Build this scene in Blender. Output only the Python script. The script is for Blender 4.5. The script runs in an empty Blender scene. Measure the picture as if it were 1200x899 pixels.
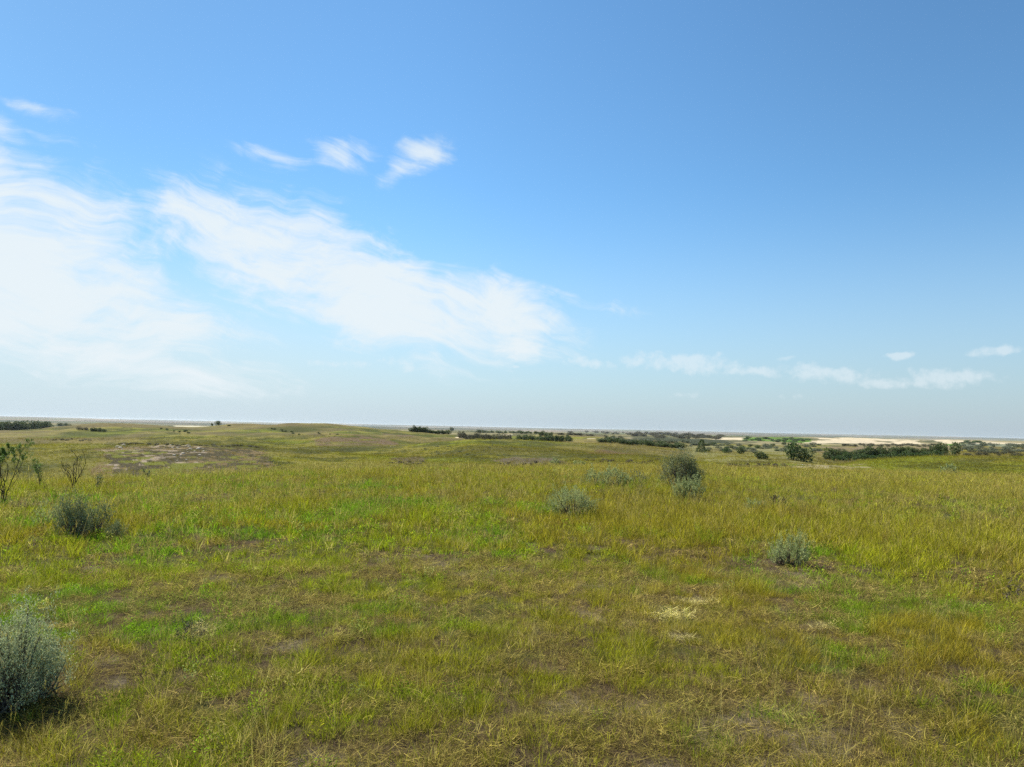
import bpy, math, random
import numpy as np
from mathutils import Matrix, Vector

random.seed(7)
rng = np.random.default_rng(11)
R = math.radians
scene = bpy.context.scene
COL = scene.collection

# ------------------------------------------------------------------ camera
F = 867.0                                    # focal length in photo pixels (1200 wide)
EYE = 1.6
PITCH, ROLL = math.atan(51.4 / F), R(1.24)
cam_d = bpy.data.cameras.new('camera')
cam_d.sensor_width = 36.0
cam_d.lens = F / 1200.0 * 36.0
cam_d.clip_start = 0.05
cam_d.clip_end = 60000.0
cam = bpy.data.objects.new('camera', cam_d)
CR = Matrix.Rotation(math.pi / 2 + PITCH, 4, 'X') @ Matrix.Rotation(ROLL, 4, 'Z')
cam.matrix_world = Matrix.Translation((0, 0, EYE)) @ CR
COL.objects.link(cam)
scene.camera = cam

def ray(px, py):
    v = CR.to_3x3() @ Vector(((px - 600) / F, (449.5 - py) / F, -1.0))
    return v / math.hypot(v.x, v.y)

# ------------------------------------------------------------------ noise
def _hash(ix, iy, seed):
    h = (ix.astype(np.int64) * 374761393 + iy.astype(np.int64) * 668265263 + seed * 974634777) & 0x7fffffff
    h = (h ^ (h >> 13)) * 1274126177 & 0x7fffffff
    h = h ^ (h >> 16)
    return (h & 0xffff) / 65535.0

def vnoise(x, y, seed=0):
    x0 = np.floor(x); y0 = np.floor(y)
    fx = x - x0; fy = y - y0
    fx = fx * fx * fx * (fx * (fx * 6 - 15) + 10); fy = fy * fy * fy * (fy * (fy * 6 - 15) + 10)
    a = _hash(x0, y0, seed); b = _hash(x0 + 1, y0, seed)
    c = _hash(x0, y0 + 1, seed); d = _hash(x0 + 1, y0 + 1, seed)
    return (a + (b - a) * fx) * (1 - fy) + (c + (d - c) * fx) * fy

def fbm(x, y, wl, seed=0, octv=3, gain=0.5):
    """0..1, centred on 0.5, wavelength wl metres"""
    s = 0; a = 1; t = 0
    xx = x / wl; yy = y / wl
    for o in range(octv):
        s = s + a * vnoise(xx * 0.8 + yy * 0.6 + o * 17.3, yy * 0.8 - xx * 0.6 - o * 9.1, seed + o * 31)
        t += a; a *= gain; xx = xx * 2.03; yy = yy * 2.03
    return s / t

def sstep(a, b, x):
    t = np.clip((x - a) / (b - a), 0, 1)
    return t * t * (3 - 2 * t)

# ------------------------------------------------------------------ terrain
# per photo column: (distance in m, depression below the horizon in photo px)
# entries are (r, d) or, for hollows that the nearer crests hide, (r, None, height)
FARL = [(480, 14.6), (700, 12), (1000, 8.8), (1500, 6.6)]
FARM = [(700, 8.5), (1000, 7.2), (1500, 5.7)]
FARR = [(1500, 4.7)]
PROF = {
    0:    [(45,None,-2.6),(58,50),(80,33),(105,None,-4.0),(135,24),(170,None,-4.6),(215,19),(250,16.5),(300,None,-6.5),(480,15.3)] + FARL[1:],
    50:   [(45,None,-2.6),(58,50),(80,31),(105,None,-4.0),(135,22.5),(170,None,-4.6),(220,16),(255,13),(305,None,-6.5),(480,14.8)] + FARL[1:],
    100:  [(45,None,-2.8),(58,51),(79,28.5),(105,None,-4.0),(135,21.5),(172,None,-4.8),(222,11),(260,5.2),(320,None,-6.2)] + FARL,
    150:  [(45,None,-2.8),(58,51),(78,27),(104,None,-4.2),(135,20.5),(175,None,-5.0),(225,9),(262,1.8),(330,None,-6.2)] + FARL,
    200:  [(45,None,-2.8),(58,50),(78,26),(102,None,-3.8),(135,18),(170,None,-4.2),(215,12),(262,9.2),(320,None,-6)] + FARL,
    250:  [(45,None,-2.7),(58,50),(79,26.5),(102,None,-3.6),(137,17.5),(165,None,-3.6),(230,9.5),(285,6.4),(340,None,-5.6)] + FARL,
    300:  [(45,None,-2.6),(58,49),(82,29),(100,None,-3.3),(135,20),(160,None,-3.6),(230,7),(280,1.0),(340,None,-5.4)] + FARL,
    350:  [(45,None,-2.4),(60,48),(82,32),(100,None,-3.1),(125,25),(150,None,-3.6),(190,15),(235,6),(272,-2.6),(340,None,-5.4)] + FARL,
    400:  [(45,None,-2.3),(60,47),(80,34),(98,None,-3.0),(125,24.5),(150,None,-4.0),(195,14),(235,6),(275,-2.2),(340,None,-5.2)] + FARL,
    450:  [(45,None,-2.2),(60,46),(78,34),(95,None,-2.8),(122,22.5),(150,None,-4.0),(190,17),(235,9),(270,3.4),(335,None,-5.0)] + FARL,
    500:  [(46,None,-2.1),(60,45),(76,34),(92,None,-2.6),(120,19.5),(150,None,-4.4),(200,15.5),(270,9.8),(330,13.2),(480,11.5)] + FARM,
    550:  [(46,None,-2.0),(60,44),(78,34),(92,27),(122,14),(155,None,-4.2),(220,16),(300,12),(400,11.5),(480,10.5)] + FARM,
    600:  [(46,None,-1.9),(60,42),(80,33),(100,24),(126,14.6),(160,None,-4.0),(220,16.5),(300,11),(420,9.5)] + FARM,
    650:  [(60,41),(74,35),(100,24),(130,15.2),(165,None,-3.8),(230,14.8),(300,10),(420,7.5),(520,4.0),(700,6.5)] + FARM[1:],
    700:  [(60,40),(78,31),(95,None,-2.3),(120,19),(150,13),(190,None,-3.6),(240,10.5),(300,9),(420,8),(600,7.5)] + FARM[1:],
    750:  [(60,39),(80,31),(100,None,-2.5),(145,18),(175,17),(230,15),(300,12),(420,10),(600,9)] + FARM[1:],
    800:  [(60,38),(80,32),(100,None,-2.8),(140,22),(170,None,-3.2),(200,18),(300,13),(420,11),(600,9.5),(1000,7),(1500,5)],
    850:  [(49,None,-1.4),(58,34.5),(72,None,-2.4),(95,31),(120,26),(150,None,-3.4),(190,20),(300,16),(500,12),(750,9.5),(950,6.4),(1100,7.5),(1500,5)],
    900:  [(46,None,-1.3),(55,32),(70,None,-2.6),(95,29.5),(125,25),(155,None,-3.6),(200,19),(300,16),(500,13),(750,10.5),(950,4.2),(1100,6),(1500,4.8)],
    950:  [(46,None,-1.2),(56,33.5),(70,None,-2.5),(95,32),(120,27),(150,None,-3.4),(200,19),(300,16),(500,13),(750,11),(950,4.6),(1100,6)] + FARR,
    1000: [(48,None,-0.9),(60,32),(76,28.5),(95,None,-3.2),(125,30.5),(160,22),(250,15),(500,12.5),(780,11),(1000,3.2),(1150,5.5)] + FARR,
    1050: [(48,None,-0.9),(60,31),(78,26),(95,None,-3.1),(125,29.5),(160,21),(250,14.5),(500,12),(780,10),(1000,4.4),(1150,5.5)] + FARR,
    1100: [(50,None,-0.8),(62,29),(80,24),(97,None,-3.0),(125,28),(160,20),(250,13.5),(500,11.5),(780,9),(1000,3.0),(1150,5)] + FARR,
    1150: [(50,None,-0.7),(80,23.5),(97,None,-2.4),(125,23.5),(160,19),(250,12),(500,10),(780,7.5),(1000,1.8),(1150,5)] + FARR,
    1200: [(50,None,-0.6),(82,24.5),(97,None,-2.0),(125,21.5),(160,17.5),(250,11),(500,9.5),(780,7),(1000,2.8),(1150,5)] + FARR,
}
_NL, _NA = 520, 260
_LR = np.linspace(math.log(2.0), math.log(16000.0), _NL)
_AZ = np.linspace(-R(44), R(44), _NA)
_cols = sorted(PROF)
_colaz = np.array([math.atan((c - 600) / F) for c in _cols])
_tab = np.zeros((len(_cols), _NL))
for j, c in enumerate(_cols):
    crest = 25 + 17 * np.clip((c - 100) / 900, 0, 1)           # where the near plateau begins to fall away
    pts = [(2.0, 0.0), (8, 0.0), (crest * 0.5, 0.0), (crest * 0.8, -0.12), (crest, -0.30), (crest * 1.15, -0.55)]
    for q in PROF[c]:
        pts.append((q[0] / math.cos(_colaz[j]), EYE - q[1] * q[0] / F if len(q) == 2 else q[2]))
    z15 = pts[-1][1]
    pts += [(2500, -13), (4000, -14), (7000, -12), (10000, -6), (14000, 0.0), (16000, 0.0)]
    pts = np.array(pts)
    _tab[j] = np.interp(_LR, np.log(pts[:, 0]), pts[:, 1])
_grid = np.zeros((_NA, _NL))
for i in range(_NL):
    _grid[:, i] = np.interp(_AZ, _colaz, _tab[:, i])
def _blur(g, s, ax):
    k = np.exp(-0.5 * (np.arange(-3 * s, 3 * s + 1) / s) ** 2); k /= k.sum()
    p = [(0, 0), (0, 0)]; p[ax] = (3 * s, 3 * s)
    gp = np.pad(g, p, mode='edge')
    return np.apply_along_axis(lambda m: np.convolve(m, k, 'valid'), ax, gp)
_grid = _blur(_grid, 2, 1)
_grid = _blur(_grid, 4, 0)

def height(x, y):
    x = np.asarray(x, float); y = np.asarray(y, float)
    r = np.hypot(x, y); az = np.arctan2(x, y)
    wr = r * (1 + 0.10 * (fbm(x, y, 45, 5, 2) - 0.5) * sstep(50, 120, r))
    lr = np.clip((np.log(np.maximum(wr, 2.0)) - _LR[0]) / (_LR[-1] - _LR[0]), 0, 1) * (_NL - 1.001)
    aa = np.clip((az - _AZ[0]) / (_AZ[-1] - _AZ[0]), 0, 1) * (_NA - 1.001)
    i = lr.astype(int); j = aa.astype(int); fi = lr - i; fj = aa - j
    z = ((_grid[j, i] * (1 - fi) + _grid[j, i + 1] * fi) * (1 - fj)
         + (_grid[j + 1, i] * (1 - fi) + _grid[j + 1, i + 1] * fi) * fj)
    z = z + 0.05 * (fbm(x, y, 1.1, 1, 3) - 0.5) + 0.12 * (fbm(x, y, 5, 12, 2) - 0.5)
    z = z + 1.0 * (fbm(x, y, 14, 2, 3) - 0.5) * sstep(45, 90, r)
    z = z + 1.8 * (fbm(x, y, 36, 3, 3) - 0.5) * sstep(100, 220, r)
    z = z + 3.4 * (fbm(x, y, 130, 4, 3) - 0.5) * sstep(350, 700, r)
    z = z + 7 * (fbm(x, y, 800, 6, 3) - 0.5) * sstep(1200, 3000, r)
    z = z + 44 * (fbm(x, y, 3200, 8, 2) - 0.5) * sstep(4000, 9000, r)
    return z

def H(x, y):
    return float(height(np.array([x]), np.array([y]))[0])

def spot(px, dist, py=520):
    v = ray(px, py)
    x, y = v.x * dist, v.y * dist
    return x, y, H(x, y)

def near(px, py):
    """where the view ray through a photo pixel meets the ground"""
    v = ray(px, py)
    r = np.geomspace(1.5, 200, 6000)
    hz = height(v.x * r, v.y * r)
    k = np.argmax(EYE + v.z * r < hz)
    return v.x * r[k], v.y * r[k], float(hz[k]), r[k]

def stand(px, py, rmin=0.0):
    v = ray(px, py)
    r = np.geomspace(max(rmin, 2.0), 3000, 3000)
    hz = height(v.x * r, v.y * r)
    b = EYE + v.z * r < hz
    k = int(np.argmax(b)) if b.any() else 0
    return v.x * r[k], v.y * r[k], float(hz[k]), float(r[k])

# fields shared by the soil and by the plants that grow on it
def pxcol(x, y):
    return 600 + F * x / np.maximum(y, 1e-3)

def fields(x, y):
    r = np.hypot(x, y); px = np.clip(pxcol(x, y), -400, 1600)
    wx = x + 1.2 * (fbm(x, y, 1.5, 60, 2) - 0.5); wy = y + 1.2 * (fbm(x, y, 1.5, 61, 2) - 0.5)
    bare = 0.72 * fbm(wx, wy, 0.75, 40, 3, 0.7) + 0.28 * fbm(x, y, 2.6, 41, 2)
    bare = bare + 0.06 * (1 - sstep(3.6, 7.0, r)) * sstep(-1.2, 0.3, x) + 0.085 * (1 - sstep(3.6, 8.0, r)) - 0.09 * sstep(7, 12, r)
    green = 0.55 * fbm(wx, wy, 0.9, 42, 3, 0.65) + 0.45 * fbm(x, y, 4.0, 43, 2) + 0.02
    green = green + 0.06 * (1 - sstep(200, 800, px)) - 0.085 * sstep(500, 1000, px) * sstep(7, 13, r) - 0.05 * sstep(16, 30, r)
    rust = fbm(x, y, 3.0, 44, 3)
    return bare, green, rust

def box(px, r, x0, x1, r0, r1, sx=14, sr=0.08):
    return (sstep(x0 - sx, x0 + sx, px) * (1 - sstep(x1 - sx, x1 + sx, px))
            * sstep(r0 * (1 - sr), r0 * (1 + sr), r) * (1 - sstep(r1 * (1 - sr), r1 * (1 + sr), r)))

def mixc(a, b, t):
    return a * (1 - t[:, None]) + np.array(b)[None, :] * t[:, None]

def soil_colour(x, y):
    r = np.hypot(x, y); px = np.where(y > 0, pxcol(x, y), np.where(x < 0, -400, 1600)); px = np.clip(px, -400, 1600)
    bare, green, rust = fields(x, y)
    n = len(x)
    # soil and thatch under the near grass
    c = np.tile(np.array([0.085, 0.060, 0.032]), (n, 1))
    c = mixc(c, (0.075, 0.075, 0.022), sstep(0.50, 0.40, bare))
    c = mixc(c, (0.15, 0.12, 0.075), sstep(0.66, 0.74, bare))
    # short grass on the hills beyond
    f = sstep(28, 46, r)
    n1 = fbm(x, y, 9, 50, 3); n2 = fbm(x, y, 30, 51, 3); n3 = fbm(x, y, 3, 52, 3)
    g = np.tile(np.array([0.140, 0.130, 0.020]), (n, 1))
    g = mixc(g, (0.115, 0.135, 0.012), 0.7 * sstep(0.48, 0.60, n2))
    # relief shading painted into colour: slopes away from sun and hollows darker, crests lighter
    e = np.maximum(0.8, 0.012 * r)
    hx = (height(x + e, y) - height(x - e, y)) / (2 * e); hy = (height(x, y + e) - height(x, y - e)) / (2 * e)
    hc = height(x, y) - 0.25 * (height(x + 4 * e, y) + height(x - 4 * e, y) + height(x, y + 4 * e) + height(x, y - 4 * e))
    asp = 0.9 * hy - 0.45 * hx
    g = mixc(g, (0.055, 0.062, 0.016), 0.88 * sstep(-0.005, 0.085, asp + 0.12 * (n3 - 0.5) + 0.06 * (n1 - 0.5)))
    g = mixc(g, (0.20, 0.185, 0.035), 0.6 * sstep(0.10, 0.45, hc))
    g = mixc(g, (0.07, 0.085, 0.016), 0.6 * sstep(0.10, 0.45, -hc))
    g = mixc(g, (0.175, 0.15, 0.036), 0.7 * sstep(0.5, 0.66, n1))
    g = mixc(g, (0.05, 0.055, 0.014), 0.75 * sstep(0.53, 0.62, n3))
    g = mixc(g, (0.055, 0.055, 0.018), 0.7 * sstep(0.54, 0.60, fbm(x, y, 22, 57, 4, 0.6)) * sstep(55, 90, r))
    dry = sstep(0.52, 0.60, fbm(x, y, 55, 53, 3))
    g = mixc(g, (0.17, 0.125, 0.06), 0.45 * dry * sstep(80, 140, r))
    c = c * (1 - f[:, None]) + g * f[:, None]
    wn = fbm(x, y, 7, 54, 4, 0.6)
    def patch(col, x0, x1, r0, r1, th=0.42, soft=0.10, wl=7, seed=54, k=1.0, sx=14):
        nonlocal c
        nn = fbm(x, y, wl, seed, 4, 0.6)
        wx = (fbm(x, y, wl * 1.3, seed + 7, 3, 0.6) - 0.5); wr = (fbm(x, y, wl * 1.7, seed + 8, 3, 0.6) - 0.5)
        m = box(px + wx * (x1 - x0) * 0.35, r * (1 + wr * 0.22), x0, x1, r0, r1, sx, 0.10)
        t0 = 0.5 + (th - 0.3) * 1.7
        c = mixc(c, col, k * sstep(t0, t0 + soft * 2.2, m + (nn - 0.5) * 1.7) * (m > 0.01))
    # blowouts and scoured slopes
    patch((0.135, 0.098, 0.045), 122, 320, 50, 84, 0.36, 0.10, 4.5)
    patch((0.25, 0.20, 0.14), 125, 250, 56, 82, 0.58, 0.03, 1.2, 71)
    patch((0.06, 0.05, 0.025), 130, 318, 50, 82, 0.50, 0.03, 1.3, 73)
    patch((0.12, 0.125, 0.02), 130, 318, 50, 82, 0.66, 0.03, 1.8, 77)
    patch((0.12, 0.085, 0.05), 365, 470, 152, 200, 0.34)
    patch((0.12, 0.09, 0.05), 455, 500, 190, 240, 0.36)
    patch((0.12, 0.09, 0.055), -60, 12, 112, 140, 0.3)
    patch((0.10, 0.08, 0.05), 585, 665, 58, 82, 0.36)
    patch((0.13, 0.09, 0.05), 690, 800, 92, 120, 0.42)
    patch((0.10, 0.075, 0.05), 850, 930, 46, 56, 0.34)
    patch((0.26, 0.22, 0.12), 915, 1020, 50, 66, 0.56, 0.05, 3.2, 72)
    patch((0.24, 0.20, 0.11), 830, 1010, 60, 72, 0.52, 0.05, 3.2, 74)
    patch((0.10, 0.08, 0.05), 455, 500, 64, 74, 0.34)
    patch((0.16, 0.125, 0.07), 960, 1120, 150, 330, 0.34)
    patch((0.17, 0.16, 0.07), 800, 960, 90, 300, 0.45)
    # flats beyond the hills: scrub, stubble, crops
    fr = sstep(330, 520, r)
    p1 = fbm(x, y, 120, 80, 3); p2 = fbm(x, y, 420, 81, 3); p3 = fbm(x, y, 40, 82, 3)
    g = np.tile(np.array([0.14, 0.125, 0.055]), (n, 1))
    g = mixc(g, (0.055, 0.062, 0.028), sstep(0.50, 0.58, p1))
    g = mixc(g, (0.21, 0.18, 0.09), sstep(0.52, 0.6, p2))
    g = mixc(g, (0.035, 0.045, 0.02), 0.75 * sstep(0.56, 0.62, p3))
    c = c * (1 - fr[:, None]) + g * fr[:, None]
    ff = sstep(1500, 2600, r)
    q1 = fbm(x, y, 1100, 83, 2); q2 = fbm(x, y, 500, 84, 2)
    g = np.tile(np.array([0.105, 0.092, 0.062]), (n, 1))
    g = mixc(g, (0.11, 0.12, 0.055), sstep(0.54, 0.60, q1))
    g = mixc(g, (0.19, 0.155, 0.105), sstep(0.58, 0.63, q2))
    g = mixc(g, (0.06, 0.07, 0.04), sstep(0.44, 0.38, fbm(x, y, 700, 85, 2)))
    c = c * (1 - ff[:, None]) + g * ff[:, None]
    patch((0.045, 0.05, 0.025), 740, 860, 340, 700, 0.30, wl=60, seed=90)
    patch((0.08, 0.07, 0.035), 640, 720, 380, 560, 0.34, wl=40, seed=91)
    patch((0.40, 0.36, 0.24), 205, 252, 900, 1700, 0.15, wl=200, seed=92, sx=5)
    # pale sand dunes
    sand = (0.43, 0.36, 0.235)
    patch(sand, 850, 905, 835, 1060, 0.28, 0.05, 60, 93, sx=18)
    patch(sand, 948, 1085, 805, 1080, 0.36, 0.05, 60, 94, sx=8)
    patch(sand, 1092, 1260, 850, 1080, 0.30, 0.05, 60, 95, sx=10)
    patch(sand, 948, 965, 700, 830, 0.30, 0.05, 60, 94, sx=5)
    patch((0.085, 0.15, 0.02), 868, 948, 700, 985, 0.30, 0.06, 60, 96, sx=10)
    patch((0.085, 0.15, 0.02), 1112, 1150, 500, 900, 0.36, 0.06, 60, 97, sx=8)
    patch((0.15, 0.16, 0.10), 1120, 1240, 420, 850, 0.30, 0.06, 60, 98, sx=10)
    patch(sand, 736, 748, 480, 530, 0.25, 0.05, 20, 99, sx=2)
    patch(sand, 591, 601, 400, 440, 0.25, 0.05, 20, 99, sx=2)
    patch(sand, 536, 553, 265, 285, 0.25, 0.05, 20, 99, sx=2)
    patch(sand, 688, 700, 240, 262, 0.40, 0.05, 20, 99, sx=2)
    return c

# ------------------------------------------------------------------ node helpers
def mat_new(name):
    m = bpy.data.materials.new(name); m.use_nodes = True
    nt = m.node_tree; nt.nodes.clear()
    return m, nt

def N(nt, typ, **kw):
    n = nt.nodes.new(typ)
    for k, v in kw.items():
        if k == 'inp':
            for kk, vv in v.items():
                if isinstance(vv, bpy.types.NodeSocket): nt.links.new(vv, n.inputs[kk])
                else: n.inputs[kk].default_value = vv
        else: setattr(n, k, v)
    return n

def math_(nt, op, a, b=None, c=None, clamp=False):
    n = nt.nodes.new('ShaderNodeMath'); n.operation = op; n.use_clamp = clamp
    for i, v in enumerate((a, b, c)):
        if v is None: continue
        if isinstance(v, bpy.types.NodeSocket): nt.links.new(v, n.inputs[i])
        else: n.inputs[i].default_value = v
    return n.outputs[0]

def mix_rgb(nt, t, a, b, mode='MIX'):
    n = nt.nodes.new('ShaderNodeMix'); n.data_type = 'RGBA'; n.blend_type = mode; n.clamp_factor = True
    for i, v in ((0, t), (6, a), (7, b)):
        if isinstance(v, bpy.types.NodeSocket): nt.links.new(v, n.inputs[i])
        else:
            n.inputs[i].default_value = v if i == 0 else (*v[:3], 1)
    return n.outputs[2]

def maprange(nt, v, a, b, c=0.0, d=1.0, smooth=True):
    n = nt.nodes.new('ShaderNodeMapRange'); n.interpolation_type = 'SMOOTHSTEP' if smooth else 'LINEAR'
    nt.links.new(v, n.inputs[0])
    for i, q in enumerate((a, b, c, d)): n.inputs[i + 1].default_value = q
    return n.outputs[0]

def leaf_material(name, transl=0.3, rough=0.55, instancer=False, base=(0.1, 0.12, 0.04), var=(0.1, 0.1, 0.04), spec=0.25):
    """colour = base (or the instance's own tint) mixed towards var per leaf"""
    m, nt = mat_new(name)
    if instancer:
        at = N(nt, 'ShaderNodeAttribute', attribute_type='INSTANCER', attribute_name='tint')
        col = at.outputs['Color']
    else:
        rgb = N(nt, 'ShaderNodeRGB'); rgb.outputs[0].default_value = (*base, 1); col = rgb.outputs[0]
    lf = N(nt, 'ShaderNodeAttribute', attribute_type='GEOMETRY', attribute_name='leaf')
    sep = N(nt, 'ShaderNodeSeparateColor', inp={0: lf.outputs['Color']})
    if not instancer:
        col = mix_rgb(nt, sep.outputs[1], col, var)
    else:
        col = mix_rgb(nt, math_(nt, 'MULTIPLY', sep.outputs[1], 0.55), col, (0.31, 0.24, 0.05))
    hsv = N(nt, 'ShaderNodeHueSaturation', inp={'Color': col, 'Value': math_(nt, 'MULTIPLY_ADD', sep.outputs[0], 1.35, 0.33)})
    col = hsv.outputs[0]
    p = N(nt, 'ShaderNodeBsdfPrincipled', inp={'Base Color': col, 'Roughness': rough, 'Specular IOR Level': spec})
    tr = N(nt, 'ShaderNodeBsdfTranslucent', inp={'Color': col})
    mx = N(nt, 'ShaderNodeMixShader', inp={0: transl, 1: p.outputs[0], 2: tr.outputs[0]})
    out = N(nt, 'ShaderNodeOutputMaterial', inp={0: mx.outputs[0]})
    return m

def bark_material(name, a, b):
    m, nt = mat_new(name)
    tc = N(nt, 'ShaderNodeTexCoord')
    no = N(nt, 'ShaderNodeTexNoise', inp={'Vector': tc.outputs['Object'], 'Scale': 35.0, 'Detail': 4.0})
    col = mix_rgb(nt, maprange(nt, no.outputs[0], 0.35, 0.65), a, b)
    bp = N(nt, 'ShaderNodeBump', inp={'Height': no.outputs[0], 'Strength': 0.5, 'Distance': 0.01})
    p = N(nt, 'ShaderNodeBsdfPrincipled', inp={'Base Color': col, 'Roughness': 0.9, 'Normal': bp.outputs[0], 'Specular IOR Level': 0.1})
    N(nt, 'ShaderNodeOutputMaterial', inp={0: p.outputs[0]})
    return m

M_BLADE = leaf_material('grass_blade', 0.4, 0.8, True, spec=0.02)
M_SAGE = leaf_material('sage_leaf', 0.28, 0.6, False, (0.37, 0.42, 0.18), (0.19, 0.20, 0.075), spec=0.1)
M_SILVER = leaf_material('silver_sage_leaf', 0.25, 0.6, False, (0.44, 0.48, 0.26), (0.24, 0.26, 0.12), spec=0.1)
M_SAGE_D = leaf_material('sage_leaf_dull', 0.15, 0.6, False, (0.23, 0.27, 0.13), (0.14, 0.14, 0.06), spec=0.1)
M_SAGE_Y = leaf_material('sage_leaf_olive', 0.15, 0.6, False, (0.24, 0.265, 0.13), (0.15, 0.15, 0.07), spec=0.1)
M_GREEN = leaf_material('willow_leaf', 0.3, 0.5, False, (0.17, 0.25, 0.05), (0.10, 0.15, 0.035))
M_DARK = leaf_material('scrub_leaf', 0.2, 0.6, False, (0.10, 0.135, 0.038), (0.062, 0.084, 0.028))
M_SCRUB = leaf_material('brown_scrub_leaf', 0.15, 0.7, False, (0.11, 0.105, 0.055), (0.07, 0.065, 0.036))
M_SLATE = leaf_material('grey_scrub_leaf', 0.15, 0.7, False, (0.16, 0.18, 0.11), (0.09, 0.10, 0.06))
M_DEAD = leaf_material('dead_scrub', 0.1, 0.8, False, (0.13, 0.105, 0.075), (0.05, 0.04, 0.03))
M_MGREEN = leaf_material('aspen_leaf', 0.3, 0.5, False, (0.075, 0.12, 0.03), (0.05, 0.085, 0.025))
M_BARK = bark_material('sage_bark', (0.10, 0.075, 0.055), (0.19, 0.15, 0.11))
M_BARKD = bark_material('dark_bark', (0.03, 0.026, 0.022), (0.075, 0.06, 0.05))
M_BARKP = bark_material('pale_dead_wood', (0.24, 0.19, 0.13), (0.36, 0.30, 0.22))

# ground material
def ground_material():
    m, nt = mat_new('prairie_ground')
    at = N(nt, 'ShaderNodeAttribute', attribute_name='soil')
    ge = N(nt, 'ShaderNodeNewGeometry')
    pos = ge.outputs['Position']
    n1 = N(nt, 'ShaderNodeTexNoise', inp={'Vector': pos, 'Scale': 1.3, 'Detail': 8.0, 'Roughness': 0.65})
    n2 = N(nt, 'ShaderNodeTexNoise', inp={'Vector': pos, 'Scale': 45.0, 'Detail': 5.0, 'Roughness': 0.7})
    mp = N(nt, 'ShaderNodeMapping', inp={'Vector': pos, 'Scale': (1, 1, 3)})
    n3 = N(nt, 'ShaderNodeTexNoise', inp={'Vector': mp.outputs[0], 'Scale': 0.16, 'Detail': 6.0, 'Roughness': 0.6})
    v = math_(nt, 'MULTIPLY_ADD', n1.outputs[0], 0.9, 0.55)
    v = math_(nt, 'MULTIPLY', v, math_(nt, 'MULTIPLY_ADD', n2.outputs[0], 0.9, 0.55))
    v = math_(nt, 'MULTIPLY', v, math_(nt, 'MULTIPLY_ADD', n3.outputs[0], 0.7, 0.65))
    hsv = N(nt, 'ShaderNodeHueSaturation', inp={'Color': at.outputs['Color'], 'Value': v})
    hh = math_(nt, 'ADD', n2.outputs[0], n1.outputs[0])
    bp = N(nt, 'ShaderNodeBump', inp={'Height': hh, 'Strength': 0.9, 'Distance': 0.03})
    bp2 = N(nt, 'ShaderNodeBump', inp={'Height': n1.outputs[0], 'Strength': 0.6, 'Distance': 0.35, 'Normal': bp.outputs[0]})
    p = N(nt, 'ShaderNodeBsdfPrincipled', inp={'Base Color': hsv.outputs[0], 'Roughness': 0.95, 'Specular IOR Level': 0.05, 'Normal': bp2.outputs[0]})
    N(nt, 'ShaderNodeOutputMaterial', inp={0: p.outputs[0]})
    return m

# ------------------------------------------------------------------ build the ground sheet
def mesh_np(name, verts, faces, mat, attrs=None, smooth=False):
    """faces: (n,k) array of a single polygon size, or a list of such arrays"""
    me = bpy.data.meshes.new(name)
    if not isinstance(faces, list): faces = [faces]
    nl = sum(f.size for f in faces); nf = sum(len(f) for f in faces)
    me.vertices.add(len(verts)); me.vertices.foreach_set('co', np.asarray(verts, np.float32).ravel())
    me.loops.add(nl); me.loops.foreach_set('vertex_index', np.concatenate([f.ravel() for f in faces]).astype(np.int32))
    me.polygons.add(nf)
    tot = np.concatenate([np.full(len(f), f.shape[1]) for f in faces])
    st = np.concatenate([[0], np.cumsum(tot)[:-1]])
    me.polygons.foreach_set('loop_start', st.astype(np.int32))
    me.polygons.foreach_set('loop_total', tot.astype(np.int32))
    me.polygons.foreach_set('use_smooth', np.full(nf, smooth))
    me.update(calc_edges=True)
    for k, (dt, dom, arr) in (attrs or {}).items():
        a = me.attributes.new(k, dt, dom)
        key = {'FLOAT_COLOR': 'color', 'FLOAT_VECTOR': 'vector', 'FLOAT': 'value', 'INT': 'value'}[dt]
        a.data.foreach_set(key, np.asarray(arr).ravel())
    if mat: me.materials.append(mat)
    return me

def link(name, me, parent=None, loc=None, **props):
    o = bpy.data.objects.new(name, me)
    COL.objects.link(o)
    if parent: o.parent = parent
    if loc is not None: o.location = loc
    for k, v in props.items(): o[k] = v
    return o

def build_ground():
    az = np.concatenate([np.linspace(-180, -60, 60, endpoint=False), np.linspace(-60, -40, 60, endpoint=False),
                         np.linspace(-40, 40, 1000, endpoint=False), np.linspace(40, 60, 60, endpoint=False),
                         np.linspace(60, 180, 60, endpoint=False)])
    az = np.radians(az)
    rr = np.concatenate([np.geomspace(0.5, 30, 150, endpoint=False), np.geomspace(30, 400, 260, endpoint=False),
                         np.geomspace(400, 14500, 200)])
    A, Rr = np.meshgrid(az, rr)
    x = (np.sin(A) * Rr).ravel(); y = (np.cos(A) * Rr).ravel()
    z = height(x, y)
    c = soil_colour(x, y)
    na, nr = len(az), len(rr)
    verts = np.stack([x, y, z], 1)
    verts = np.vstack([verts, [[0, 0, H(0, 0)]]])
    i = np.arange(na); jn = (i + 1) % na
    k = np.arange(nr - 1)[:, None]
    quads = np.stack([k * na + i, (k + 1) * na + i, (k + 1) * na + jn, k * na + jn], -1).reshape(-1, 4)
    tris = np.stack([np.full(na, na * nr), i, jn], -1)
    col = np.ones((len(verts), 4), np.float32); col[:-1, :3] = c; col[-1, :3] = c[0]
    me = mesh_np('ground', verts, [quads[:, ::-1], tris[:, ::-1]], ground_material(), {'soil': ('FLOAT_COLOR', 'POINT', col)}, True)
    return link('ground', me, kind='structure')
build_ground()

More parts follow.
